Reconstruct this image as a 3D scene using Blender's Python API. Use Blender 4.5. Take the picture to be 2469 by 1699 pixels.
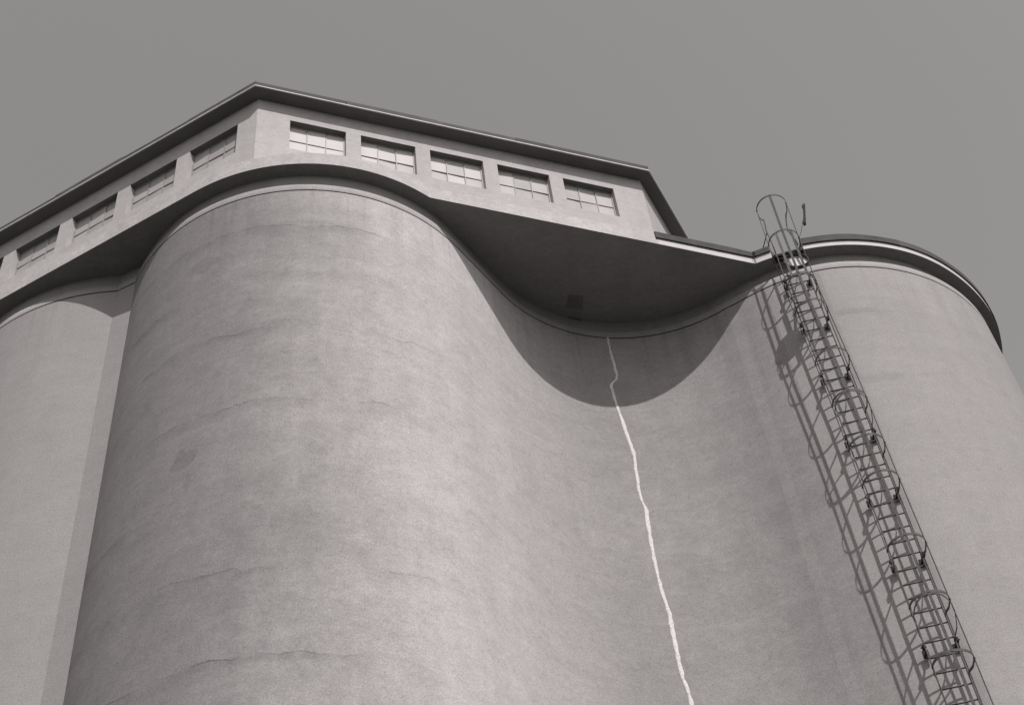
import bpy, math, random
from mathutils import Vector, Matrix
random.seed(7)
for o in list(bpy.data.objects): bpy.data.objects.remove(o)
S = bpy.context.scene
COL = S.collection
R_ = math.radians

# ------------------------------------------------------------------ camera, sky, sun, exposure
GROUND = -1.6                      # eye height is z = 0
H = 24.0                           # underside of the roof slab
cam_d = bpy.data.cameras.new('camera')
cam = bpy.data.objects.new('camera', cam_d); COL.objects.link(cam); S.camera = cam
cam_d.sensor_width = 36.0; cam_d.sensor_fit = 'HORIZONTAL'; cam_d.lens = 51.81
cam_d.clip_start = 0.1; cam_d.clip_end = 6000.0
PITCH, ROLL = 0.8567987, -0.1345405
fw = Vector((0, math.cos(PITCH), math.sin(PITCH))); rt0 = Vector((1, 0, 0)); up0 = rt0.cross(fw)
rt = math.cos(ROLL)*rt0 + math.sin(ROLL)*up0
up = -math.sin(ROLL)*rt0 + math.cos(ROLL)*up0
cam.matrix_world = Matrix(((rt.x, up.x, -fw.x, 0), (rt.y, up.y, -fw.y, 0), (rt.z, up.z, -fw.z, 0), (0, 0, 0, 1)))

SUN_AZ, SUN_EL = R_(24.0), R_(51.7)            # azimuth counted from -Y towards +X
sdir = Vector((math.cos(SUN_EL)*math.sin(SUN_AZ), -math.cos(SUN_EL)*math.cos(SUN_AZ), math.sin(SUN_EL)))
sun_d = bpy.data.lights.new('sun', 'SUN'); sun_d.energy = 4.4; sun_d.angle = R_(0.5); sun_d.color = (1.0, 0.955, 0.945)
sun = bpy.data.objects.new('sun', sun_d); COL.objects.link(sun); sun.location = (20, -30, 60)
sun.rotation_euler = sdir.to_track_quat('Z', 'Y').to_euler()

W = bpy.data.worlds.new('World'); S.world = W; W.use_nodes = True
nt = W.node_tree; nt.nodes.clear()
out = nt.nodes.new('ShaderNodeOutputWorld'); bg = nt.nodes.new('ShaderNodeBackground')
sky = nt.nodes.new('ShaderNodeTexSky'); sky.sky_type = 'NISHITA'; sky.sun_disc = False
sky.sun_elevation = SUN_EL; sky.sun_rotation = math.pi - SUN_AZ; sky.air_density = 1.0; sky.dust_density = 1.6; sky.ozone_density = 1.0
# black-and-white film: no hue, and more sensitive to blue than the eye
bw = nt.nodes.new('ShaderNodeVectorMath'); bw.operation = 'DOT_PRODUCT'; bw.inputs[1].default_value = (0.10, 0.30, 0.60)
mixw = nt.nodes.new('ShaderNodeMix'); mixw.data_type = 'RGBA'; mixw.blend_type = 'MULTIPLY'; mixw.inputs[0].default_value = 1.0
mixw.inputs[7].default_value = (1.0, 0.958, 0.955, 1)
nt.links.new(sky.outputs[0], bw.inputs[0]); nt.links.new(bw.outputs['Value'], mixw.inputs[6])
nt.links.new(mixw.outputs[2], bg.inputs[0]); bg.inputs[1].default_value = 0.148
nt.links.new(bg.outputs[0], out.inputs[0])
S.view_settings.view_transform = 'Standard'; S.view_settings.look = 'None'
S.view_settings.exposure = 0.0; S.view_settings.gamma = 1.0; S.view_settings.use_curve_mapping = False

# ------------------------------------------------------------------ materials
def new_mat(name):
    m = bpy.data.materials.new(name); m.use_nodes = True
    t = m.node_tree; b = t.nodes['Principled BSDF']
    return m, t, b
TINT = (1.0, 0.965, 0.958)
def grey(v): return (v*TINT[0], v*TINT[1], v*TINT[2], 1)

def concrete(name, base, lines=(), line_amp=0.35, mottle=0.10, grain=0.10, rough=0.9, stain=None, streak=0.05, vert=0.03, shade_dirt=None, drip=0.0, fade=None):
    """Cement render; UV is metres along the wall and metres up it."""
    m, t, b = new_mat(name); N = t.nodes.new; L = t.links.new
    def val(x):
        n = N('ShaderNodeValue'); n.outputs[0].default_value = x; return n.outputs[0]
    def math_(op, a, c=None, clamp=False):
        n = N('ShaderNodeMath'); n.operation = op; n.use_clamp = clamp
        for i, x in enumerate((a, c)):
            if x is None: continue
            if isinstance(x, (int, float)): n.inputs[i].default_value = x
            else: L(x, n.inputs[i])
        return n.outputs[0]
    uv = N('ShaderNodeUVMap').outputs[0]
    sep = N('ShaderNodeSeparateXYZ'); L(uv, sep.inputs[0]); u, v = sep.outputs[0], sep.outputs[1]
    def noise(scale, sx=1, sy=1, detail=4, rough_=0.55, off=0.0, dist=0.0):
        mp = N('ShaderNodeMapping'); L(uv, mp.inputs[0]); mp.inputs['Scale'].default_value = (sx, sy, 1); mp.inputs['Location'].default_value = (off, off*1.7, off*.3)
        n = N('ShaderNodeTexNoise'); n.noise_dimensions = '2D'; L(mp.outputs[0], n.inputs['Vector'])
        n.inputs['Scale'].default_value = scale; n.inputs['Detail'].default_value = detail; n.inputs['Roughness'].default_value = rough_; n.inputs['Distortion'].default_value = dist
        return n.outputs[0]
    def ramp(x, a, c):
        n = N('ShaderNodeMapRange'); n.clamp = True; n.interpolation_type = 'SMOOTHSTEP'
        L(x, n.inputs[0]); n.inputs[1].default_value = a; n.inputs[2].default_value = c; n.inputs[3].default_value = 0; n.inputs[4].default_value = 1
        return n.outputs[0]
    n_big = noise(0.35, off=3.1, detail=3); n_mid = noise(2.2, off=9.2, detail=7, rough_=0.68); n_str = noise(1.0, 0.9, 3.2, detail=6, rough_=0.65, off=5.5, dist=0.8)
    n_fine = noise(38, off=1.3, detail=2, rough_=0.7); n_ver = noise(1.0, 2.2, 0.12, detail=4, off=12.0)
    f = math_('ADD', 1.0, math_('MULTIPLY', math_('SUBTRACT', n_big, 0.5), mottle*1.0))
    f = math_('MULTIPLY', f, math_('ADD', 1.0, math_('MULTIPLY', math_('SUBTRACT', n_mid, 0.5), mottle*1.8)))
    f = math_('MULTIPLY', f, math_('ADD', 1.0, math_('MULTIPLY', math_('SUBTRACT', n_str, 0.5), streak*3)))
    n_blot = noise(8.0, 1.0, 1.3, detail=6, rough_=0.75, off=61.0, dist=0.6)
    f = math_('MULTIPLY', f, math_('ADD', 1.0, math_('MULTIPLY', math_('SUBTRACT', n_blot, 0.5), mottle*3.0)))
    pit = ramp(noise(15.0, 1.0, 1.2, detail=3, rough_=0.6, off=111.0), 0.64, 0.72)
    f = math_('MULTIPLY', f, math_('SUBTRACT', 1.0, math_('MULTIPLY', pit, mottle*1.1)))
    # day's work: each placed panel of render has a tone of its own
    cu = math_('FLOOR', math_('DIVIDE', math_('ADD', u, math_('MULTIPLY', n_str, 0.25)), 1.7)); cv = math_('FLOOR', math_('DIVIDE', math_('ADD', v, math_('MULTIPLY', n_mid, 0.35)), 1.62))
    cm = N('ShaderNodeCombineXYZ'); L(cu, cm.inputs[0]); L(cv, cm.inputs[1]); wn = N('ShaderNodeTexWhiteNoise'); wn.noise_dimensions = '2D'; L(cm.outputs[0], wn.inputs[0])
    f = math_('MULTIPLY', f, math_('ADD', 1.0, math_('MULTIPLY', math_('SUBTRACT', wn.outputs[0], 0.5), mottle*0.35)))
    f = math_('MULTIPLY', f, math_('ADD', 1.0, math_('MULTIPLY', math_('SUBTRACT', n_ver, 0.5), vert*3)))
    f = math_('MULTIPLY', f, math_('ADD', 1.0, math_('MULTIPLY', math_('SUBTRACT', n_fine, 0.5), grain*2.5)))
    if shade_dirt:      # flank shading painted into the colour, mixed with old grime; ragged by the weather streaks
        u0, u1, amt, wob_ = shade_dirt
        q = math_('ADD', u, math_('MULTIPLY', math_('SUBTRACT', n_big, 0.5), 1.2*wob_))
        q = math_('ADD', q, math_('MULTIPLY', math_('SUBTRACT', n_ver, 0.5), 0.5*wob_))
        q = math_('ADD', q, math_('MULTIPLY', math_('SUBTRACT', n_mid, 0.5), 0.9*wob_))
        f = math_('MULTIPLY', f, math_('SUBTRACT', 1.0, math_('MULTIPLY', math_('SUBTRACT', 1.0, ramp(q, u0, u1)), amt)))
    if drip:      # run-off streaks starting at the joint under the roof
        nd = noise(1.0, 3.4, 0.10, detail=5, rough_=0.7, off=71.0)
        nl_ = noise(1.0, 1.1, 0.02, detail=1, off=83.0)
        top = math_('ADD', -1.4, math_('MULTIPLY', nl_, -4.5))
        n_ = N('ShaderNodeMapRange'); n_.clamp = True; L(v, n_.inputs[0]); L(top, n_.inputs[1]); n_.inputs[2].default_value = -0.6
        f = math_('MULTIPLY', f, math_('SUBTRACT', 1.0, math_('MULTIPLY', math_('MULTIPLY', ramp(nd, 0.50, 0.66), n_.outputs[0]), drip)))
    # hair cracks in a loose net, only here and there
    vo = N('ShaderNodeTexVoronoi'); vo.feature = 'DISTANCE_TO_EDGE'; vo.voronoi_dimensions = '2D'
    vm = N('ShaderNodeCombineXYZ'); L(math_('ADD', math_('MULTIPLY', u, 0.55), math_('MULTIPLY', n_blot, 0.5)), vm.inputs[0]); L(math_('ADD', math_('MULTIPLY', v, 0.8), math_('MULTIPLY', n_mid, 0.8)), vm.inputs[1])
    L(vm.outputs[0], vo.inputs['Vector']); vo.inputs['Scale'].default_value = 1.0
    hair = math_('MULTIPLY', math_('SUBTRACT', 1.0, ramp(vo.outputs['Distance'], 0.002, 0.012)), ramp(noise(0.7, off=93.0, detail=3), 0.54, 0.66))
    f = math_('MULTIPLY', f, math_('SUBTRACT', 1.0, math_('MULTIPLY', hair, mottle*1.3)))
    crack_h = None
    if lines:
        wob = math_('ADD', math_('MULTIPLY', math_('SUBTRACT', noise(0.5, off=20.3, detail=2), 0.5), 0.55),
                    math_('MULTIPLY', math_('SUBTRACT', noise(3.2, off=31.0, detail=5, rough_=0.7), 0.5), 0.16))
        vv = math_('ADD', v, wob)
        d = None; below = None
        for z in lines:
            dd = math_('ABSOLUTE', math_('SUBTRACT', vv, z))
            d = dd if d is None else math_('MINIMUM', d, dd)
            s_ = math_('SUBTRACT', z, vv)
            w_ = math_('MULTIPLY', ramp(s_, 0.0, 0.02), math_('SUBTRACT', 1.0, ramp(s_, 0.02, 0.30)))
            below = w_ if below is None else math_('MAXIMUM', below, w_)
        brk = ramp(noise(0.45, 1.0, 1.6, off=44.0, detail=4), 0.40, 0.58)
        if fade: brk = math_('MULTIPLY', brk, math_('SUBTRACT', 1.0, ramp(u, *fade)))
        thin = math_('SUBTRACT', 1.0, ramp(d, 0.003, 0.024))
        crk = math_('MULTIPLY', math_('MULTIPLY', thin, brk), ramp(noise(2.2, off=52.0, detail=4), 0.30, 0.62))
        f = math_('MULTIPLY', f, math_('SUBTRACT', 1.0, math_('MULTIPLY', crk, line_amp)))
        f = math_('MULTIPLY', f, math_('SUBTRACT', 1.0, math_('MULTIPLY', math_('MULTIPLY', below, brk), line_amp*0.30)))
        crack_h = crk
    for (su, sv, ru, rv, amt) in (stain or ()):
        du = math_('DIVIDE', math_('SUBTRACT', u, su), ru); dv = math_('DIVIDE', math_('SUBTRACT', v, sv), rv)
        dist = math_('SQRT', math_('ADD', math_('MULTIPLY', du, du), math_('MULTIPLY', dv, dv)))
        dist = math_('ADD', dist, math_('MULTIPLY', math_('SUBTRACT', noise(4.5, off=su*3, detail=4), 0.5), 1.5))
        mk = math_('SUBTRACT', 1.0, ramp(dist, 0.92, 1.02))
        f = math_('MULTIPLY', f, math_('SUBTRACT', 1.0, math_('MULTIPLY', mk, amt)))
    mx = N('ShaderNodeVectorMath'); mx.operation = 'SCALE'; mx.inputs[0].default_value = grey(base)[:3]; L(f, mx.inputs['Scale'])
    L(mx.outputs[0], b.inputs['Base Color']); b.inputs['Roughness'].default_value = rough
    b.inputs['Specular IOR Level'].default_value = 0.2
    hgt = math_('ADD', math_('MULTIPLY', n_mid, 0.25), math_('MULTIPLY', n_fine, 0.12))
    hgt = math_('ADD', hgt, math_('MULTIPLY', n_str, 0.10))
    if crack_h is not None: hgt = math_('SUBTRACT', hgt, math_('MULTIPLY', crack_h, 0.45))
    bp = N('ShaderNodeBump'); bp.inputs['Strength'].default_value = 0.4; bp.inputs['Distance'].default_value = 0.014
    L(hgt, bp.inputs['Height']); L(bp.outputs[0], b.inputs['Normal'])
    return m

def plain(name, v, rough=0.6, var=0.12, scale=6.0, metallic=0.0, spec=0.4, bump=0.2):
    m, t, b = new_mat(name); N = t.nodes.new; L = t.links.new
    tc = N('ShaderNodeTexCoord'); n = N('ShaderNodeTexNoise'); n.inputs['Scale'].default_value = scale; n.inputs['Detail'].default_value = 5
    L(tc.outputs['Object'], n.inputs['Vector'])
    mr = N('ShaderNodeMapRange'); L(n.outputs[0], mr.inputs[0]); mr.inputs[1].default_value = 0.25; mr.inputs[2].default_value = 0.75
    mr.inputs[3].default_value = 1-var; mr.inputs[4].default_value = 1+var
    mx = N('ShaderNodeVectorMath'); mx.operation = 'SCALE'; mx.inputs[0].default_value = grey(v)[:3]; L(mr.outputs[0], mx.inputs['Scale'])
    L(mx.outputs[0], b.inputs['Base Color']); b.inputs['Roughness'].default_value = rough; b.inputs['Metallic'].default_value = metallic
    b.inputs['Specular IOR Level'].default_value = spec
    if bump:
        bp = N('ShaderNodeBump'); bp.inputs['Strength'].default_value = bump; bp.inputs['Distance'].default_value = 0.01
        L(n.outputs[0], bp.inputs['Height']); L(bp.outputs[0], b.inputs['Normal'])
    return m

POUR_A = (-0.2-19, -1.66, -3.11, -4.62, -6.43, -8.26, -9.93, -11.49, -13.1)
POUR_B = (-1.95, -3.9, -5.6, -7.3, -9.0, -10.6, -12.2)
M_A = concrete('render_corner_silo', 0.415, POUR_A, 0.42, mottle=0.17, streak=0.08, grain=0.32, drip=0.14, fade=(1.2, 3.9), shade_dirt=(-1.2, 3.6, 0.54, 0.9), stain=((-1.30, -7.36, 0.23, 0.23, 0.17), (-1.16, -7.90, 0.05, 0.20, 0.10), (-1.3, -2.3, 0.30, 0.22, 0.12), (0.1, -4.55, 0.30, 0.14, 0.12)))
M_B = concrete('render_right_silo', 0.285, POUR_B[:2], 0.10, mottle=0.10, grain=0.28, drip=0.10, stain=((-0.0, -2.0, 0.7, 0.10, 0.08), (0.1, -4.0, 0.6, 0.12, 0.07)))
M_I = concrete('render_recess', 0.415, mottle=0.17, streak=0.08, grain=0.32, drip=0.14, shade_dirt=(7.8, 4.3, 0.42, 0.5))  # colour darkens rightward, painted shading across the hollow wall
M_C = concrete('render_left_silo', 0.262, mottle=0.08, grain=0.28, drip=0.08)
M_BANDA = concrete('render_top_band_corner', 0.27, mottle=0.12, grain=0.28, shade_dirt=(-1.4, 4.0, 0.22, 0.9))
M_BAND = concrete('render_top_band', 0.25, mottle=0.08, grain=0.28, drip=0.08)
M_WALL = concrete('limewashed_wall', 0.375, mottle=0.13, grain=0.16, vert=0.06)
M_FASC = concrete('limewashed_fascia', 0.40, mottle=0.22, grain=0.16, vert=0.08)
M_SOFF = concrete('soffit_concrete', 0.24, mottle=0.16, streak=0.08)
M_WHITE = plain('white_parapet_paint', 0.48, 0.8, 0.08, 4)
M_TAR = plain('weathered_roofing_felt', 0.045, 0.85, 0.35, 3, bump=0.5)
M_TAR2 = plain('lighter_roofing_felt', 0.062, 0.85, 0.35, 3, bump=0.5)
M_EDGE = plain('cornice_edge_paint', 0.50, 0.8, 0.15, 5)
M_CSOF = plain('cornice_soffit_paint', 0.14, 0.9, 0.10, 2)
M_STEEL = plain('dark_painted_steel', 0.08, 0.75, 0.25, 14, spec=.25)
M_STEEL2 = plain('weathered_steel', 0.085, 0.85, 0.3, 14, spec=.15)
M_DARK = plain('black_iron', 0.022, 0.8, 0.2, 10, spec=0.2)
M_HEAD = plain('painted_shade_lintel', 0.13, 0.9, 0.15, 6)  # dark colour imitates the shade under the window heads
M_HATCH = plain('hatch_paint', 0.15, 0.7, 0.15, 6)
M_BAR = plain('window_bar_paint', 0.26, 0.6, 0.2, 12)
M_PANES = [plain('whitewashed_glass', 0.50, 0.6, 0.05, 2.5, bump=0, spec=.12), plain('chalky_glass', 0.42, 0.6, 0.06, 2.5, bump=0, spec=.12), plain('greyer_glass', 0.36, 0.6, 0.10, 2.5, bump=0, spec=.12), plain('darkest_glass', 0.33, 0.4, 0.12, 3, bump=0, spec=.12)]  # four pane tones, palest to darkest
M_SEAL = plain('white_crack_sealant', 0.56, 0.8, 0.30, 22, bump=0.6)
M_GROUND = plain('yard_asphalt', 0.05, 0.95, 0.25, 0.6)

# ------------------------------------------------------------------ mesh helpers
class MB:
    def __init__(s): s.v = []; s.f = []; s.uv = []; s.sm = []
    def quad(s, pts, uvs=None, smooth=False):
        i = len(s.v); s.v += [tuple(p) for p in pts]; s.f.append(tuple(range(i, i+len(pts))))
        if uvs is None:
            a, b_, c = Vector(pts[0]), Vector(pts[1]), Vector(pts[-1])
            n = (b_-a).cross(c-a)
            if abs(n.z) > 0.7*n.length: uvs = [(p[0], p[1]) for p in pts]
            else:
                h = Vector((n.y, -n.x, 0)); h = h.normalized() if h.length > 1e-9 else Vector((1, 0, 0))
                uvs = [(Vector(p).dot(h), p[2]) for p in pts]
        s.uv.append(uvs); s.sm.append(smooth)
    def box8(s, p):   # p: bottom 4 (ccw from above) then top 4
        for q in ((3, 2, 1, 0), (4, 5, 6, 7), (0, 1, 5, 4), (1, 2, 6, 5), (2, 3, 7, 6), (3, 0, 4, 7)): s.quad([p[i] for i in q])
    def box(s, c, ax, ay, az):  # centre, three half vectors
        c, ax, ay, az = map(Vector, (c, ax, ay, az))
        s.box8([c-ax-ay-az, c+ax-ay-az, c+ax+ay-az, c-ax+ay-az, c-ax-ay+az, c+ax-ay+az, c+ax+ay+az, c-ax+ay+az])
    def bar(s, pts, wvec, thick, closed=False):
        """Flat bar swept along pts; wvec(i) gives the half-width vector at a point."""
        pts = [Vector(p) for p in pts]; n = len(pts); rings = []
        for i, p in enumerate(pts):
            d = (pts[(i+1) % n]-pts[i-1]) if closed else (pts[min(i+1, n-1)]-pts[max(i-1, 0)])
            d.normalize(); w = Vector(wvec(i)) if callable(wvec) else Vector(wvec)
            w = w - d*w.dot(d); t_ = d.cross(w).normalized()*thick*.5
            rings.append([p+w+t_, p-w+t_, p-w-t_, p+w-t_])
        m = n if closed else n-1
        for i in range(m):
            a, b_ = rings[i], rings[(i+1) % n]
            for k in range(4): s.quad([a[k], a[(k+1) % 4], b_[(k+1) % 4], b_[k]])
        if not closed: s.quad(rings[0][::-1]); s.quad(rings[-1])
    def tube(s, pts, r, k=8):
        pts = [Vector(p) for p in pts]; n = len(pts); rings = []
        for i, p in enumerate(pts):
            d = (pts[min(i+1, n-1)]-pts[max(i-1, 0)]).normalized()
            a = d.cross(Vector((0, 0, 1)));
            if a.length < 1e-3: a = d.cross(Vector((1, 0, 0)))
            a.normalize(); b_ = d.cross(a)
            rr = r[i] if isinstance(r, (list, tuple)) else r
            rings.append([p+a*rr*math.cos(2*math.pi*j/k)+b_*rr*math.sin(2*math.pi*j/k) for j in range(k)])
        for i in range(n-1):
            for j in range(k): s.quad([rings[i][j], rings[i][(j+1) % k], rings[i+1][(j+1) % k], rings[i+1][j]], smooth=True)
        s.quad(rings[0][::-1]); s.quad(rings[-1])
    def build(s, name, mat, parent=None, weld=False, recalc=True):
        me = bpy.data.meshes.new(name); me.from_pydata(s.v, [], s.f)
        uvl = me.uv_layers.new(name='UVMap'); k = 0
        for uvs in s.uv:
            for q in uvs: uvl.data[k].uv = q; k += 1
        for p, sm in zip(me.polygons, s.sm): p.use_smooth = sm
        if recalc or weld:
            import bmesh
            bm = bmesh.new(); bm.from_mesh(me)
            bmesh.ops.remove_doubles(bm, verts=bm.verts, dist=0.0004)
            if recalc: bmesh.ops.recalc_face_normals(bm, faces=bm.faces)
            bm.to_mesh(me); bm.free()
        me.materials.append(mat)
        o = bpy.data.objects.new(name, me); COL.objects.link(o)
        if parent is not None:
            o.parent = parent; w = parent; off = Vector((0, 0, 0))
            while w is not None: off += w.location; w = w.parent
            o.location = -off            # vertices are given in world metres
        return o
def thing(name, loc, label, cat, group=None):
    o = bpy.data.objects.new(name, None); COL.objects.link(o); o.location = loc; o['label'] = label; o['category'] = cat
    if group: o['group'] = group
    return o

# ------------------------------------------------------------------ plan of the silos (metres, camera at the origin)
A = Vector((-4.034, 19.254)); RA = 3.745
B = Vector((6.604, 23.231)); RB = 4.063
C = Vector((-7.990, 21.407)); RC = 4.122
I = Vector((2.835, 17.005)); RI = 3.325
Wc = Vector((-4.453, 15.131))                       # where the two straight slab edges would meet
uf = Vector((0.9204, 0.3910)); nf = Vector((0.3910, -0.9204))      # along / out of the front edge
ul = Vector((-0.9169, 0.3991)); nl = Vector((-0.3991, -0.9169))    # along / out of the left edge
RBUL = 3.945; RBB = RB+0.119
HJ = 0.604
def pol(c, r, deg): a = R_(deg); return Vector((c.x+r*math.sin(a), c.y-r*math.cos(a)))    # 0 deg faces the camera, + to the right
def ang(c, p): return math.degrees(math.atan2(p.x-c.x, -(p.y-c.y)))

DB = [(-180, .10), (-60, .15), (-40, .145), (-31, .135), (-25.6, .130), (-22.4, .120), (-19.7, .110), (-14.6, .080), (-11, .055), (-5, .022), (0, .0), (180, .0)]
def flat_b(a):                     # the right cell is flattened where the hollow runs into it
    for (a0, d0), (a1, d1) in zip(DB[:-1], DB[1:]):
        if a <= a1: return d0+(d1-d0)*(a-a0)/(a1-a0)
    return 0.0
def rad(c, r, deg): return r-sum(flat_b(deg+k) for k in (-4, -2, 0, 2, 4))/5 if c is B else r
def cyl_wall(mb, c, r, a0, a1, z0, z1, n, inward=False, zs=None):
    zs = zs or [z0, z1]
    for i in range(n):
        t0, t1 = a0+(a1-a0)*i/n, a0+(a1-a0)*(i+1)/n
        p, q = pol(c, rad(c, r, t0), t0), pol(c, rad(c, r, t1), t1); u0, u1 = R_(t0)*r, R_(t1)*r
        for k in range(len(zs)-1):
            mb.quad([(p.x, p.y, zs[k]), (q.x, q.y, zs[k]), (q.x, q.y, zs[k+1]), (p.x, p.y, zs[k+1])],
                    [(u0, zs[k]-H), (u1, zs[k]-H), (u1, zs[k+1]-H), (u0, zs[k+1]-H)], True)
def ring_cap(mb, c, r, z, n=96):
    pts = [pol(c, r, 360*i/n) for i in range(n)]
    mb.quad([(p.x, p.y, z) for p in pts])

# ground
mb = MB(); mb.quad([(-2500, -2500, GROUND), (2500, -2500, GROUND), (2500, 2500, GROUND), (-2500, 2500, GROUND)])
g = mb.build('ground', M_GROUND); g['kind'] = 'structure'

# ------------------------------------------------------------------ the silos
silo = thing('grain_silo', (0, 22, GROUND), 'tall pale cement-rendered grain silo of rounded cells under one flat overhanging roof slab', 'grain silo')
GAP = 0.016
TA = A + (I-A).normalized()*RA; TB = B + (I-B).normalized()*RB
def cell(c, r, mat, mband, lab, rec_=0.07):
    mb = MB(); n = 160
    cyl_wall(mb, c, r, -180, 180, GROUND, H-HJ-GAP, n, zs=[GROUND, 4, 8, 12, 16, 20, H-HJ-GAP])
    o = mb.build('silo_cell', mat, silo); o['label'] = lab
    mb = MB(); cyl_wall(mb, c, r-0.03, -180, 180, H-HJ-GAP, H-HJ+GAP, n); j = mb.build('joint_groove', M_DARK, o)
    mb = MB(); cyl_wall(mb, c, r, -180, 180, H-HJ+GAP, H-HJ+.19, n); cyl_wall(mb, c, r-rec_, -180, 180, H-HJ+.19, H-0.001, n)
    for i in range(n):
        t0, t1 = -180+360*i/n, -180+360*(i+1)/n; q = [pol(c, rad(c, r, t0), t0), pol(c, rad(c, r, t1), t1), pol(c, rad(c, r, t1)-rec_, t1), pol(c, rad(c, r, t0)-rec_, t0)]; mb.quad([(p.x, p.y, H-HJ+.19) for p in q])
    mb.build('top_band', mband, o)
    return o
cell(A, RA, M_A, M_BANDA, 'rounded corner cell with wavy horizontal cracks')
cell(B, RB, M_B, M_BAND, 'rounded right-hand cell behind the caged ladder', 0.13)
cell(C, RC, M_C, M_BAND, 'left cell partly hidden behind the corner cell')

def offset(P_, d):
    Q = []
    for i, p in enumerate(P_):
        a = P_[max(i-1, 0)]; c = P_[min(i+1, len(P_)-1)]
        d0 = (p-a); d1 = (c-p)
        if d0.length < 1e-9: d0 = d1
        if d1.length < 1e-9: d1 = d0
        d0 = d0.normalized(); d1 = d1.normalized()
        n0 = Vector((d0.y, -d0.x)); n1 = Vector((d1.y, -d1.x)); m = (n0+n1).normalized()
        dd = d[i] if isinstance(d, (list, tuple)) else d
        Q.append(p + m*(dd/max(0.3, m.dot(n0))))
    return Q
def recess(path, lab, mat, ustart=0.0, wide=0.0):
    """A wall sheet between two cells, given as a plan path from left to right."""
    def prism(z0, z1, shift, zs=None, mb=None):
        mb = mb or MB(); u = ustart; zs = zs or [z0, z1]
        m_ = len(path)-1
        P_ = offset([Vector(p) for p in path], [-(shift+(wide*max(0, i/m_-.5)*2 if shift > .05 else 0)) for i in range(m_+1)])
        for p, q in zip(P_[:-1], P_[1:]):
            d = (q-p).length
            for k in range(len(zs)-1):
                mb.quad([(p.x, p.y, zs[k]), (q.x, q.y, zs[k]), (q.x, q.y, zs[k+1]), (p.x, p.y, zs[k+1])],
                        [(u, zs[k]-H), (u+d, zs[k]-H), (u+d, zs[k+1]-H), (u, zs[k+1]-H)], True)
            u += d
        return mb
    o = prism(GROUND, H-HJ-GAP, 0, [GROUND, 4, 8, 12, 16, 20, H-HJ-GAP]).build('recessed_wall', mat, silo, recalc=False); o['label'] = lab
    prism(H-HJ-GAP, H-HJ+GAP, 0.03).build('joint_groove', M_DARK, o, recalc=False)
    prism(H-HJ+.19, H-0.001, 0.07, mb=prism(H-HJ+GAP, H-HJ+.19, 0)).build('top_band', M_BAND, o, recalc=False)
    return o
dI = I-A; tA = R_(ang(A, I)) - math.acos(min(1, (RA+RI)/dI.length))     # the straight piece touches both curves
nA = Vector((math.sin(tA), -math.cos(tA))); p_on_A = A+nA*RA; p_on_I = I-nA*RI
a0 = math.degrees(math.atan2(-nA.y, -nA.x)); a1 = math.degrees(math.atan2(19.864-I.y, 4.535-I.x))
if a0 < a1: a0 += 360
path = [p_on_A+(p_on_I-p_on_A)*(k/6)+nA*(0.0004 if k == 0 else 0.001) for k in range(6)]
path += [I + Vector((math.cos(R_(a0+(a1-a0)*i/96)), math.sin(R_(a0+(a1-a0)*i/96))))*(RI-0.001) for i in range(97)]
path += [pol(B, rad(B, RB, t_)+.001, t_) for t_ in (-28.4, -26.4, -24.4, -22.4, -20.4, -18.4)]
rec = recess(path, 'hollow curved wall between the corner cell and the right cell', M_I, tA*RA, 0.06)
fold = Vector((-7.552, 17.313)); fdir = (Vector((-7.199, 17.184))-fold).normalized()
recess([fold+fdir*(k*0.35) for k in range(0, 7)], 'narrow flat wall strip beside the corner cell', M_C)

# white sealed crack running down the hollow wall
def crack_xy(x):
    dx = x-I.x; return Vector((x, I.y+math.sqrt(RI*RI-dx*dx)))
CR = [(2.03, 23.41), (2.03, 22.92), (2.045, 22.5), (2.06, 22.22), (2.03, 22.08), (1.93, 21.97), (1.885, 21.88), (1.90, 21.62), (1.93, 21.26), (1.965, 20.9), (2.0, 20.49), (2.045, 20.1), (2.06, 19.86),
      (2.03, 19.4), (2.012, 18.97), (2.022, 18.65), (2.07, 18.45), (2.045, 18.2), (2.032, 17.72), (2.022, 17.3), (2.022, 16.94), (2.03, 16.6), (2.05, 16.37), (2.085, 16.0), (2.075, 15.6), (2.072, 15.29), (2.07, 14.9),
      (2.075, 14.65), (2.115, 14.44), (2.13, 14.19), (2.12, 13.7), (2.14, 13.2), (2.16, 12.6), (2.18, 11.9)]
mb = MB(); pl = []
rnd = random.Random(3)
for (x0, z0), (x1, z1) in zip(CR[:-1], CR[1:]):
    n = max(1, int((z0-z1)/0.09))
    for k in range(n): pl.append((x0+(x1-x0)*k/n, z0+(z1-z0)*k/n))
rows = []
for x, z in pl:
    w = (0.026 if z > 21.9 else 0.032) * rnd.uniform(0.70, 1.30) * (1+.22*math.sin(z*2.3)*math.sin(z*5.1)) * (0.9+0.25*min(1, max(0, (20-z)/8))); j = rnd.uniform(-.005, .005)
    rows.append([(x+j-w, z, 0.0015), (x+j-w*.72, z, 0.012), (x+j, z, 0.005), (x+j+w*.72, z, 0.012), (x+j+w, z, 0.0015)])
def crk(q):
    p = crack_xy(q[0]); d = (I-p).normalized(); p = p+d*(q[2]+0.002); return (p.x, p.y, q[1])
for a_, b_ in zip(rows[:-1], rows[1:]):
    for k in range(4): mb.quad([crk(a_[k]), crk(b_[k]), crk(b_[k+1]), crk(a_[k+1])], smooth=True)
o = mb.build('sealed_crack', M_SEAL, rec); o['label'] = 'white line of sealant meandering down the wall'

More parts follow.
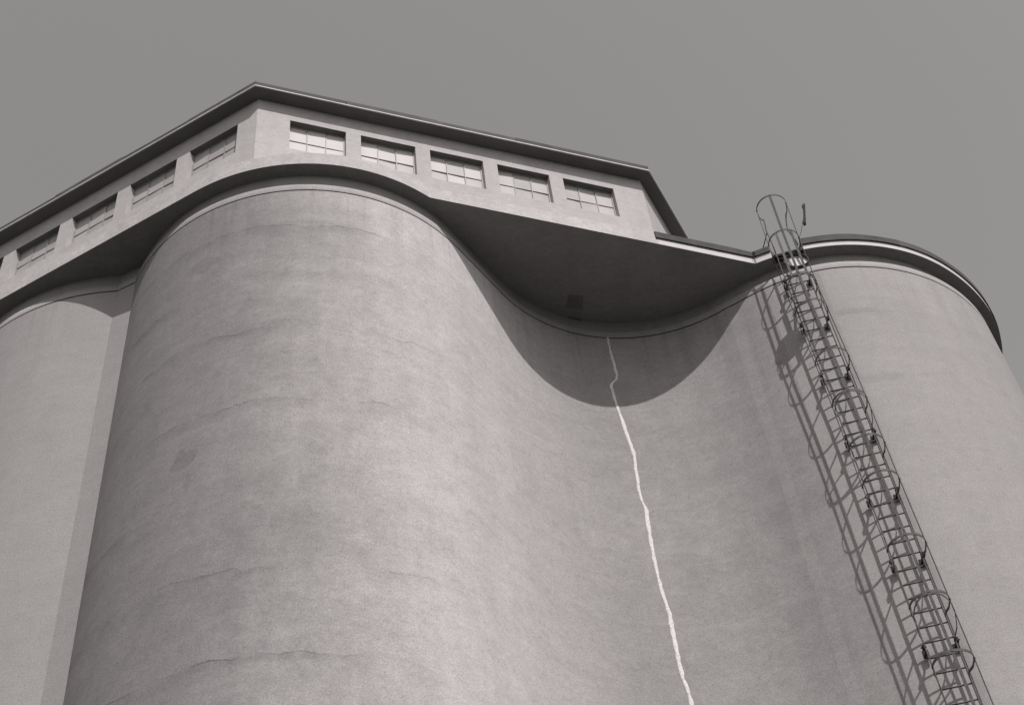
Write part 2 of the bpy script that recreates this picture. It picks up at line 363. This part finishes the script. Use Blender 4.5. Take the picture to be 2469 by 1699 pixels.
# upright plaster ridge on the right cell
mb = MB(); zs = [GROUND+k*1.28 for k in range(0, 19)] + [H-HJ-GAP-.06]
for z0, z1 in zip(zs[:-1], zs[1:]):
    prof = [(-4.2, 0.0), (-3.3, 0.011), (-2.45, 0.014), (-2.3, 0.0)]
    for (t0, h0), (t1, h1) in zip(prof[:-1], prof[1:]):
        P_ = [pol(B, RB+0.003+h, t_) for t_, h in ((t0, h0), (t1, h1))]
        mb.quad([(P_[0].x, P_[0].y, z0), (P_[1].x, P_[1].y, z0), (P_[1].x, P_[1].y, z1), (P_[0].x, P_[0].y, z1)],
                [(R_(t0)*RB, z0-H), (R_(t1)*RB, z0-H), (R_(t1)*RB, z1-H), (R_(t0)*RB, z1-H)])
mb.build('plaster_ridge', M_BAND, silo, recalc=False)['label'] = 'upright plaster ridge right of the ladder'

# ------------------------------------------------------------------ roof slab
def fr(s, d=0.0): return Wc + uf*s + nf*d           # front edge coordinates
def lf(s, d=0.0): return Wc + ul*s + nl*d
footL = (A-Wc).dot(ul)                              # left edge touches the corner curve here
sA = (A-Wc).dot(uf); dA = (Wc-A).dot(nf); sA1 = sA + math.sqrt(RBUL**2-dA**2)
sB = (B-Wc).dot(uf); dB = (Wc-B).dot(nf); sB0 = sB - math.sqrt(RBB**2-dB**2)
aL = ang(A, A+nl); aF = ang(A, fr(sA1)); bF = ang(B, fr(sB0))
arcA = [pol(A, RBUL, aL+(aF-aL)*i/56) for i in range(57)]
def more(a): t = min(1, max(0, (a-42)/50)); return 0.15*t*t*(3-2*t)       # the rim widens towards its right end
def arcB(a0, a1, n=64, r=RBB): return [pol(B, r+more(a0+(a1-a0)*i/n), a0+(a1-a0)*i/n) for i in range(n+1)]
left_part = [lf(s) for s in (15, 12, 9, 6, footL)] + arcA + [fr(s) for s in (4.5, 6, 7.5, 8.40)]
right_part = [fr(s) for s in (8.40, 9.5, sB0)]
g0, g1 = -13.4, -4.45                                # gap in the parapet for the ladder
outline = left_part[:-1] + right_part[:-1] + arcB(bF, 130, 96)
def clean(P_):
    Q = [P_[0]]
    for p in P_[1:]:
        if (p-Q[-1]).length > 1e-4: Q.append(p)
    return Q
outline = clean(outline)
def rim(P_, din, dout, z0, z1, mb=None, dz=None):
    """Band following the outline from 'dout' outside to 'din' inside."""
    mb = mb or MB(); P_ = clean(P_); O = offset(P_, dout); N_ = offset(P_, -din); u = 0
    for i in range(len(P_)-1):
        a, b_, c, d = O[i], O[i+1], N_[i+1], N_[i]; L_ = (P_[i+1]-P_[i]).length
        uo = [(u, z0-H), (u+L_, z0-H), (u+L_, z1-H), (u, z1-H)]
        e0 = dz(u) if dz else 0; e1 = dz(u+L_) if dz else 0
        mb.quad([(a.x, a.y, z0), (b_.x, b_.y, z0), (b_.x, b_.y, z1+e1), (a.x, a.y, z1+e0)], uo)
        mb.quad([(c.x, c.y, z0), (d.x, d.y, z0), (d.x, d.y, z1+e0), (c.x, c.y, z1+e1)], uo)
        mb.quad([(a.x, a.y, z1+e0), (b_.x, b_.y, z1+e1), (c.x, c.y, z1+e1), (d.x, d.y, z1+e0)])
        mb.quad([(d.x, d.y, z0), (c.x, c.y, z0), (b_.x, b_.y, z0), (a.x, a.y, z0)])
        u += L_
    for i in (0, -1):
        a, d = O[i], N_[i]; mb.quad([(a.x, a.y, z0), (d.x, d.y, z0), (d.x, d.y, z1), (a.x, a.y, z1)])
    return mb
slab_pts = offset(outline, -0.003) + [Vector((16, 34)), Vector((-22, 34))]
mb = MB(); n = len(slab_pts)
mb.quad([(p.x, p.y, H-0.006) for p in slab_pts][::-1]); mb.quad([(p.x, p.y, H+0.06) for p in slab_pts])
for i in range(n):
    p, q = slab_pts[i], slab_pts[(i+1) % n]; mb.quad([(p.x, p.y, H-0.006), (q.x, q.y, H-0.006), (q.x, q.y, H+0.06), (p.x, p.y, H+0.06)])
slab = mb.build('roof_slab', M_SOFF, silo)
# access hatch on the underside and a slot by the wall
def soffit_box(pts, z0, z1, name, mat):
    mb = MB(); mb.box8([(x, y, z0) for x, y in pts]+[(x, y, z1) for x, y in pts]); return mb.build(name, mat, slab)
soffit_box([(1.346, 19.42), (1.638, 19.504), (1.596, 19.848), (1.268, 19.745)], H-0.024, H-0.001, 'soffit_hatch', M_HATCH)
soffit_box([(1.27, 20.00), (1.56, 20.10), (1.55, 20.14), (1.26, 20.04)], H-0.05, H-0.001, 'soffit_slot', M_HATCH)
# edge band under the gallery, white parapet and dark coping over the open roof
edge = rim(left_part, 0.35, 0.0, H-0.003, H+0.36).build('slab_edge', M_FASC, silo)
pathR = clean(right_part + arcB(bF, g0, 6)[1:]); pathB = arcB(g1, 130, 96)
rim([fr(s) for s in (8.402, 9.5)]+pathR[2:], 0.14, 0.0, H-0.003, H+0.185).build('parapet', M_WHITE, silo)['label'] = 'straight white parapet left of the ladder'
rim(pathB, 0.14, 0.0, H-0.003, H+0.140).build('parapet', M_WHITE, silo)['label'] = 'curved white parapet right of the ladder'
def wav(ph): return lambda u: 0.012*math.sin(u*1.3+ph)+0.008*math.sin(u*4.1+ph*2)
rim([fr(s) for s in (8.36, 8.9, 9.4, 10.0)]+pathR[2:], 0.18, 0.035, H+0.187, H+0.365, dz=wav(1)).build('coping', M_TAR, silo)['label'] = 'straight dark coping left of the ladder'
cut = 22
rim(pathB[:cut], 0.18, 0.035, H+0.142, H+0.325, dz=wav(2)).build('coping', M_TAR, silo)['label'] = 'curved dark coping beside the ladder'
rim(pathB[cut-1:], 0.18, 0.030, H+0.142, H+0.318, dz=wav(3)).build('coping', M_TAR2, silo)['label'] = 'curved dark coping at the right end of the roof'
rim(arcB(g0, g1, 10), 0.18, 0.0, H-0.012, H+0.05).build('threshold_plate', M_DARK, silo)['label'] = 'dark steel edge where the ladder meets the roof'

# ------------------------------------------------------------------ rooftop gallery
SB = 0.22                                           # walls stand this far behind the slab edge
ZB, ZT = H+0.061, H+2.66
gal = thing('rooftop_gallery', (-2, 18, H+0.06), 'low pale gallery with a row of small-paned windows standing on the silo roof', 'gallery')
k = math.tan(R_(90-0.5*math.degrees(math.acos(max(-1, min(1, uf.dot(ul)))))))
kk = SB*k
corner = fr(0, 0) + (nf+nl).normalized()*(-SB/ (nf.dot((nf+nl).normalized())))
s0f = (corner-Wc).dot(uf); s0l = (corner-Wc).dot(ul)
SEND = 8.50
ue = Vector((math.cos(R_(23.0+44.5)), math.sin(R_(23.0+44.5)))); ne = Vector((ue.y, -ue.x))
endc = fr(SEND, -SB)
win_f = [(0.765+1.468*i, 1.92+1.468*i) for i in range(5)]
win_l = [(0.575+1.525*i, 1.775+1.525*i) for i in range(5)]
WZ0, WZ1 = H+1.06, H+2.10
REV = 0.125
def gallery_wall(name, pt, s0, s1, wins, lab):
    """pt(s, d) -> plan point; d is depth outward (negative = into the wall)."""
    mb = MB()
    def P(s, d, z): q = pt(s, -SB+d); return (q.x, q.y, z)
    def face(sa, sb, za, zb): mb.quad([P(sa, 0, za), P(sb, 0, za), P(sb, 0, zb), P(sa, 0, zb)], [(sa, za-H), (sb, za-H), (sb, zb-H), (sa, zb-H)])
    xs = sorted([s0, s1]+[x for w in wins for x in w]); heads = []
    for a, b_ in zip(xs[:-1], xs[1:]):
        iswin = any(abs(a-w[0]) < 1e-6 for w in wins)
        if iswin:
            face(a, b_, ZB, WZ0); face(a, b_, WZ1, ZT)
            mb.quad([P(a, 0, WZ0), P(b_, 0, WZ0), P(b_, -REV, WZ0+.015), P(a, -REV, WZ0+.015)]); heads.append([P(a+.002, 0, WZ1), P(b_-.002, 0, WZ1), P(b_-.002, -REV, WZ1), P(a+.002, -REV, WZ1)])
            for x in (a, b_): mb.quad([P(x, 0, WZ0), P(x, -REV, WZ0), P(x, -REV, WZ1), P(x, 0, WZ1)], [(0, WZ0-H), (REV, WZ0-H), (REV, WZ1-H), (0, WZ1-H)])
        else: face(a, b_, ZB, ZT)
    mb.quad([P(s0, -.25, ZB), P(s1, -.25, ZB), P(s1, -.25, ZT), P(s0, -.25, ZT)])
    o = mb.build(name, M_WALL, gal, recalc=False); o['label'] = lab
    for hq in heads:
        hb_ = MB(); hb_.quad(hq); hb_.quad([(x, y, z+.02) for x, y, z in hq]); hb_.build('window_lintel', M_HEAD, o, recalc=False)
    return o
gallery_wall('gallery_wall', fr, s0f, SEND, win_f, 'sunlit front wall')
gallery_wall('gallery_wall', lf, s0l, 15.0, win_l, 'dimmer left wall running out of the picture')
mb = MB(); e2 = endc+ue*9
mb.quad([(endc.x, endc.y, ZB), (e2.x, e2.y, ZB), (e2.x, e2.y, ZT), (endc.x, endc.y, ZT)]); o = mb.build('gallery_wall', M_WALL, gal, recalc=False); o['label'] = 'slanting end wall seen edge-on'

def make_window(pane_i, s_a, s_b, pt, inward):
    wdt = s_b-s_a; hgt = WZ1-WZ0
    mb = MB(); fwid = 0.026
    def bx(x0, x1, z0, z1, y0, y1): mb.box8([(x0, y0, z0), (x1, y0, z0), (x1, y1, z0), (x0, y1, z0), (x0, y0, z1), (x1, y0, z1), (x1, y1, z1), (x0, y1, z1)])
    bx(0, wdt, 0.016, fwid+.012, 0.0, 0.05); bx(0, wdt, hgt-fwid, hgt, 0.0, 0.05)
    bx(0, fwid, fwid+.012, hgt-fwid, 0.0, 0.05); bx(wdt-fwid, wdt, fwid+.012, hgt-fwid, 0.0, 0.05)
    for i in (1, 2): x = wdt*i/3; bx(x-.009, x+.009, fwid+.012, hgt-fwid, 0.004, 0.045)
    ZM = 0.51
    for i in range(3):
        xa = (wdt*i/3+.011) if i else fwid; xb = (wdt*(i+1)/3-.011) if i < 2 else wdt-fwid
        bx(xa, xb, ZM-.009, ZM+.009, 0.006, 0.043)
    return mb, wdt, hgt, fwid, ZM
win_rng = random.Random(11)
def place_window(i, wins, pt, flip, mats, lab):
    s_a, s_b = wins[i]; mb, wdt, hgt, fwid, ZM = make_window(0, s_a, s_b, pt, None)
    w = mb.build('window', M_BAR); w['label'] = lab
    q0 = pt(s_b if flip else s_a, -SB-REV); d = -(ul) if flip else uf
    w.parent = gal; w.location = Vector((q0.x, q0.y, WZ0))-gal.location; w.rotation_euler = (0, 0, math.atan2(d.y, d.x))
    for r in range(2):
        for c in range(3):
            xa = (wdt*c/3+.011) if c else fwid; xb = (wdt*(c+1)/3-.011) if c < 2 else wdt-fwid
            za, zb = ((fwid+.012, ZM-.011) if r == 0 else (ZM+.011, hgt-fwid))
            y = 0.022; p = MB(); tl = win_rng.uniform(-.012, .012)
            p.box8([(xa, y, za), (xb, y+tl, za), (xb, y+tl+.006, za), (xa, y+.006, za), (xa, y, zb), (xb, y+tl, zb), (xb, y+tl+.006, zb), (xa, y+.006, zb)])
            o = p.build('pane', mats[win_rng.randrange(len(mats))]); o.parent = w
W0, W1_, W2_, W3_ = M_PANES
labF = ['leftmost front window, next to the corner', 'second front window from the corner', 'middle front window', 'fourth front window from the corner', 'rightmost front window']
for i in range(5): place_window(i, win_f, fr, False, [[W0], [W0, W0, W1_], [W1_, W0], [W1_, W2_], [W2_, W1_]][i], labF[i])
labL = ['left-side window next to the corner', 'second left-side window from the corner', 'third left-side window from the corner', 'fourth left-side window from the corner', 'left-side window at the picture edge']
for i in range(5): place_window(i, win_l, lf, True, [W2_, W3_, W3_], labL[i])

# cornice: projecting roof plate with a pale edge and felt-covered upstand
CO = 0.075
cc = Wc + (nf+nl).normalized()*(CO/nf.dot((nf+nl).normalized()))
def isect(p, d, q, e):
    den = d.x*e.y-d.y*e.x; t_ = ((q.x-p.x)*e.y-(q.y-p.y)*e.x)/den; return p+d*t_
ce = isect(cc, uf, endc+ne*0.29, ue)
ridge_path = [cc+ul*16, cc, ce, ce+ue*9.3]
back = [Vector((10, 32)), Vector((-18, 32))]
mb = MB(); pts = ridge_path+back; z0, z1 = ZT, ZT+0.026
mb.quad([(p.x, p.y, z0) for p in pts][::-1]); mb.quad([(p.x, p.y, z1) for p in pts])
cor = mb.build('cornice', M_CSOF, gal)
rim(ridge_path, 0.02, 0.006, ZT-0.004, ZT+0.024).build('edge_strip', M_EDGE, cor)
def felt(p, q, dz0, dz1, inset, mat):
    d = (q-p).normalized(); nrm = Vector((d.y, -d.x)); mb = MB()
    o_ = nrm*(-inset); i_ = nrm*(-inset-0.3); zb = ZT+0.028; inset -= .018; dz0 += .045; dz1 += .045
    mb.box8([(*(p+o_), zb), (*(q+o_), zb), (*(q+i_), zb), (*(p+i_), zb), (*(p+o_*1.0), zb+dz0), (*(q+o_), zb+dz1), (*(q+i_), zb+dz1), (*(p+i_), zb+dz0)])
    return mb.build('roof_flashing', mat, cor)
Lf = (ce-cc).length; cuts = [0, 1.9, 3.85, 5.6, Lf]
hs = [(.10, .108, .010), (.106, .118, .004), (.108, .104, .014), (.108, .10, .004)]
for (a, b_), (h0, h1, ins), m in zip(zip(cuts[:-1], cuts[1:]), hs, (M_TAR, M_TAR2, M_TAR2, M_TAR)): felt(cc+uf*(a+.003), cc+uf*(b_-.003), h0, h1, ins, m)
cutsl = [0, 1.7, 3.4, 5.2, 7.1, 9.0, 12.0, 15.5]; hl = [(.11, .105, .006), (.10, .115, .014), (.115, .10, .0), (.10, .11, .016), (.11, .10, .006), (.1, .1, .01), (.1, .1, .01)]
for (a, b_), (h0, h1, ins), m in zip(zip(cutsl[:-1], cutsl[1:]), hl, (M_TAR2, M_TAR, M_TAR2, M_TAR, M_TAR2, M_TAR, M_TAR)): felt(cc+ul*(b_-.003), cc+ul*(a+.003), h1, h0, ins, m)
felt(ce+ue*.01, ce+ue*9.3, .06, .06, .02, M_TAR)

# ------------------------------------------------------------------ caged ladder on the right silo
PSI = R_(-8.5); ln = Vector((math.sin(PSI), -math.cos(PSI))); lt = Vector((math.cos(PSI), math.sin(PSI))); lb = B+ln*RB
OFFS = [(-24, .06), (-13, .035), (-10.9, .025), (-8.6, .0), (-7, -.018), (-5.1, -.02), (-3.9, -.04), (-1.95, -.09), (-.2, -.09), (1.3, -.07)]
def off(z):
    for (z0, o0), (z1, o1) in zip(OFFS[:-1], OFFS[1:]):
        if z <= z1: return o0+(o1-o0)*(z-z0)/(z1-z0)
    return OFFS[-1][1]
def LP(x, d, z, follow=0.0):   # lateral, distance from the wall, height above slab underside
    q = lb+lt*(x+follow*off(z))+ln*d; return Vector((q.x, q.y, H+z))
T3 = Vector((lt.x, lt.y, 0)); N3 = Vector((ln.x, ln.y, 0)); Z3 = Vector((0, 0, 1))
lad = thing('caged_ladder', LP(0, .2, -22.5), 'dark steel ladder with a hooped safety cage climbing the right silo to the roof', 'ladder')
D0 = 0.20; HW = 0.235
BOT = -22.6
def zr(a, b_, n): return [a+(b_-a)*i/n for i in range(n+1)]
def sx(z): return 0.45*off(z) if z > -4.5 else 0.0
for sgn in (-1, 1):
    mb = MB(); mb.bar([LP(sgn*HW+sx(z), D0, z) for z in zr(BOT, -0.05, 40)], N3*0.032, 0.016); mb.build('stile', M_STEEL, lad)
# bent hand rails that carry the stiles over the roof edge
mb = MB(); mb.tube([LP(-HW-.04, D0, -.05), LP(-.275, .21, .25), LP(-.285, .22, .5), LP(-.30, .22, .72), LP(-.285, .24, .9), LP(-.27, .26, 1.12)], .013)
mb.tube([LP(-.30, .21, .70), LP(-.40, .08, .56), LP(-.50, -.05, .44), LP(-.52, -.06, .36)], .012); mb.build('hand_rail', M_STEEL, lad)
mb = MB(); mb.tube([LP(HW-.04, D0, -.05), LP(.18, .2, .25), LP(.16, .2, .48), LP(.126, .2, .60), LP(.15, .22, .82), LP(.205, .26, 1.12)], .013)
mb.tube([LP(.15, .2, .50), LP(.23, .05, .44), LP(.26, -.06, .37)], .012); mb.build('hand_rail', M_STEEL, lad)
z = -4.03+0.2925*13; rz = []
while z > -14.2: rz.append(z); z -= 0.2925
proto = None
for z in rz:
    if proto is None or True:
        mb = MB(); mb.tube([LP(-HW+sx(z), D0, z), LP(sx(z), D0-.002, z-.002), LP(HW+sx(z), D0, z)], .0135, 6); mb.build('rung', M_STEEL, lad)
DF = 0.68; SIDE = 0.315
def omega(z, z_end=None, apex_z=None):
    """Hoop outline from the left stile round the front to the right stile."""
    cx = 0.0; pts = [(-HW, 0.0), (-HW-.012, .07), (-SIDE+.02, .17)]
    cyc = DF-SIDE
    for i in range(0, 21):
        a = math.pi*(1-i/20.0); pts.append((SIDE*math.cos(a), cyc+SIDE*math.sin(a)*1.0))
    pts += [(SIDE-.02, .17), (HW+.012, .07), (HW, 0.0)]
    R = []
    for x, d in pts:
        f = min(1, d/DF); zz = z if z_end is None else z_end+(z-z_end)*f
        blend = min(1, d/.25)
        R.append(LP(x+ blend*off(zz) + (1-blend)*sx(zz), D0+d, zz))
    return R
hoops = [1.06, -0.17, -1.6, -2.45, -3.91, -5.07, -6.22, -7.10, -8.55, -9.74, -10.88, -12.1]
for i, z in enumerate(hoops):
    mb = MB(); mb.bar(omega(z), Z3*0.023, 0.009)
    for x, d in ((0, DF), (-SIDE, DF-SIDE), (SIDE, DF-SIDE)):
        mb.box(LP(x+off(z), D0+d, z), T3*.016, N3*.012, Z3*.016)
    mb.build('hoop', M_STEEL, lad)
for za, ze in ((-1.6, -2.1), (-5.07, -5.55), (-9.74, -10.25)):
    mb = MB(); mb.bar(omega(za-.03, ze), Z3*0.018, 0.007); mb.build('slanting_hoop', M_STEEL, lad)
def vbar(x, d, z0, z1, wv, name='cage_bar', w=.026, t_=.010, mat=M_STEEL, n=30):
    mb = MB(); mb.bar([LP(x, D0+d, z, 1.0) for z in zr(z0, z1, n)], wv*w, t_); return mb.build(name, mat, lad)
vbar(0, DF, -13.9, 1.07, T3, w=.024, mat=M_STEEL2)
vbar(-SIDE, DF-SIDE, -13.9, 1.07, N3, w=.025)
vbar(SIDE, DF-SIDE, -13.9, 1.07, N3, w=.025)
vbar(-.135, DF-.03, -1.62, -.17, T3, w=.024, n=6)
vbar(.165, DF-.05, -1.62, -.17, T3, w=.024, mat=M_STEEL2, n=6)
# wall brackets
brz = [-0.95, -2.36, -3.84, -5.55, -7.01, -8.49, -10.24, -11.8]
for z in brz:
    for sgn in (-1, 1):
        x = sgn*HW + sx(z); mb = MB()
        mb.box(LP(x, (D0+.03)/2-.01, z), T3*.006, N3*((D0+.05)/2), Z3*.035)
        mb.box(LP(x, 0.004, z), T3*.05, N3*.012, Z3*.07)
        mb.box(LP(x+sgn*.02, D0, z), T3*.03, N3*.035, Z3*.035)
        mb.tube([LP(x-sgn*.02, D0+.0, z), LP(x+sgn*.07, D0, z)], .012, 6)
        b_ = mb.build('wall_bracket', M_DARK, lad)

# ------------------------------------------------------------------ round shallow drum hanging inside the cage, just under the roof edge
dc = LP(-.035, .765, -1.12); dax = (N3*0.93 + T3*0.12 + Z3*0.10).normalized()
drum = thing('round_drum', dc, 'white-faced shallow round drum fixed inside the ladder cage just under the roof edge', 'drum')
ex = dax.cross(Z3).normalized(); ey = ex.cross(dax)
if ey.z < 0: ey = -ey
RD = 0.245
def dp(r, a, h): return dc + (ex*math.cos(a)+ey*math.sin(a))*r + dax*h
mb = MB(); K = 40
for i in range(K):
    a0, a1 = 2*math.pi*i/K, 2*math.pi*(i+1)/K
    for (r0, h0), (r1, h1) in (((RD, -.03), (RD, .055)), ((RD, .055), (RD-.012, .055)), ((RD-.012, .055), (RD-.012, -.02)), ((RD-.012, -.02), (RD, -.03))):
        mb.quad([dp(r0, a0, h0), dp(r0, a1, h0), dp(r1, a1, h1), dp(r1, a0, h1)], smooth=False)
mb.build('rim', M_STEEL2, drum)
mb = MB(); mb.quad([dp(RD-.013, 2*math.pi*i/K, -.012) for i in range(K)]); mb.quad([dp(RD-.013, 2*math.pi*i/K, -.022) for i in range(K)][::-1])
for i in range(K):
    a0, a1 = 2*math.pi*i/K, 2*math.pi*(i+1)/K; mb.quad([dp(RD-.013, a0, -.012), dp(RD-.013, a1, -.012), dp(RD-.013, a1, -.022), dp(RD-.013, a0, -.022)])
mb.build('face', M_WHITE, drum)

# ------------------------------------------------------------------ short dark bar on a thin wire beside the top hoops
bt, bb_ = LP(.475, 1.1, .17), LP(.345, 1.1, -.44)
hb = thing('metal_bar', bb_, 'short dark upright bar held on a thin wire right of the top ladder hoops', 'metal bar')
mb = MB(); mb.box((bt+bb_)/2, T3*.022, N3*.035, (bt-bb_)/2); mb.build('bar', M_DARK, hb)
for z, x in ((.10, .44), (-.42, .335)):
    mb = MB(); mb.box(LP(x, 1.1, z), T3*.018, N3*.03, Z3*.038); mb.build('clamp', M_DARK, hb)
mb = MB(); mb.tube([LP(.39, 1.1, -.18), LP(.33, .95, -.22), LP(.275, .75, -.24), LP(SIDE-.09, D0+DF-SIDE, -.17)], .005, 6); mb.build('wire', M_STEEL, hb)
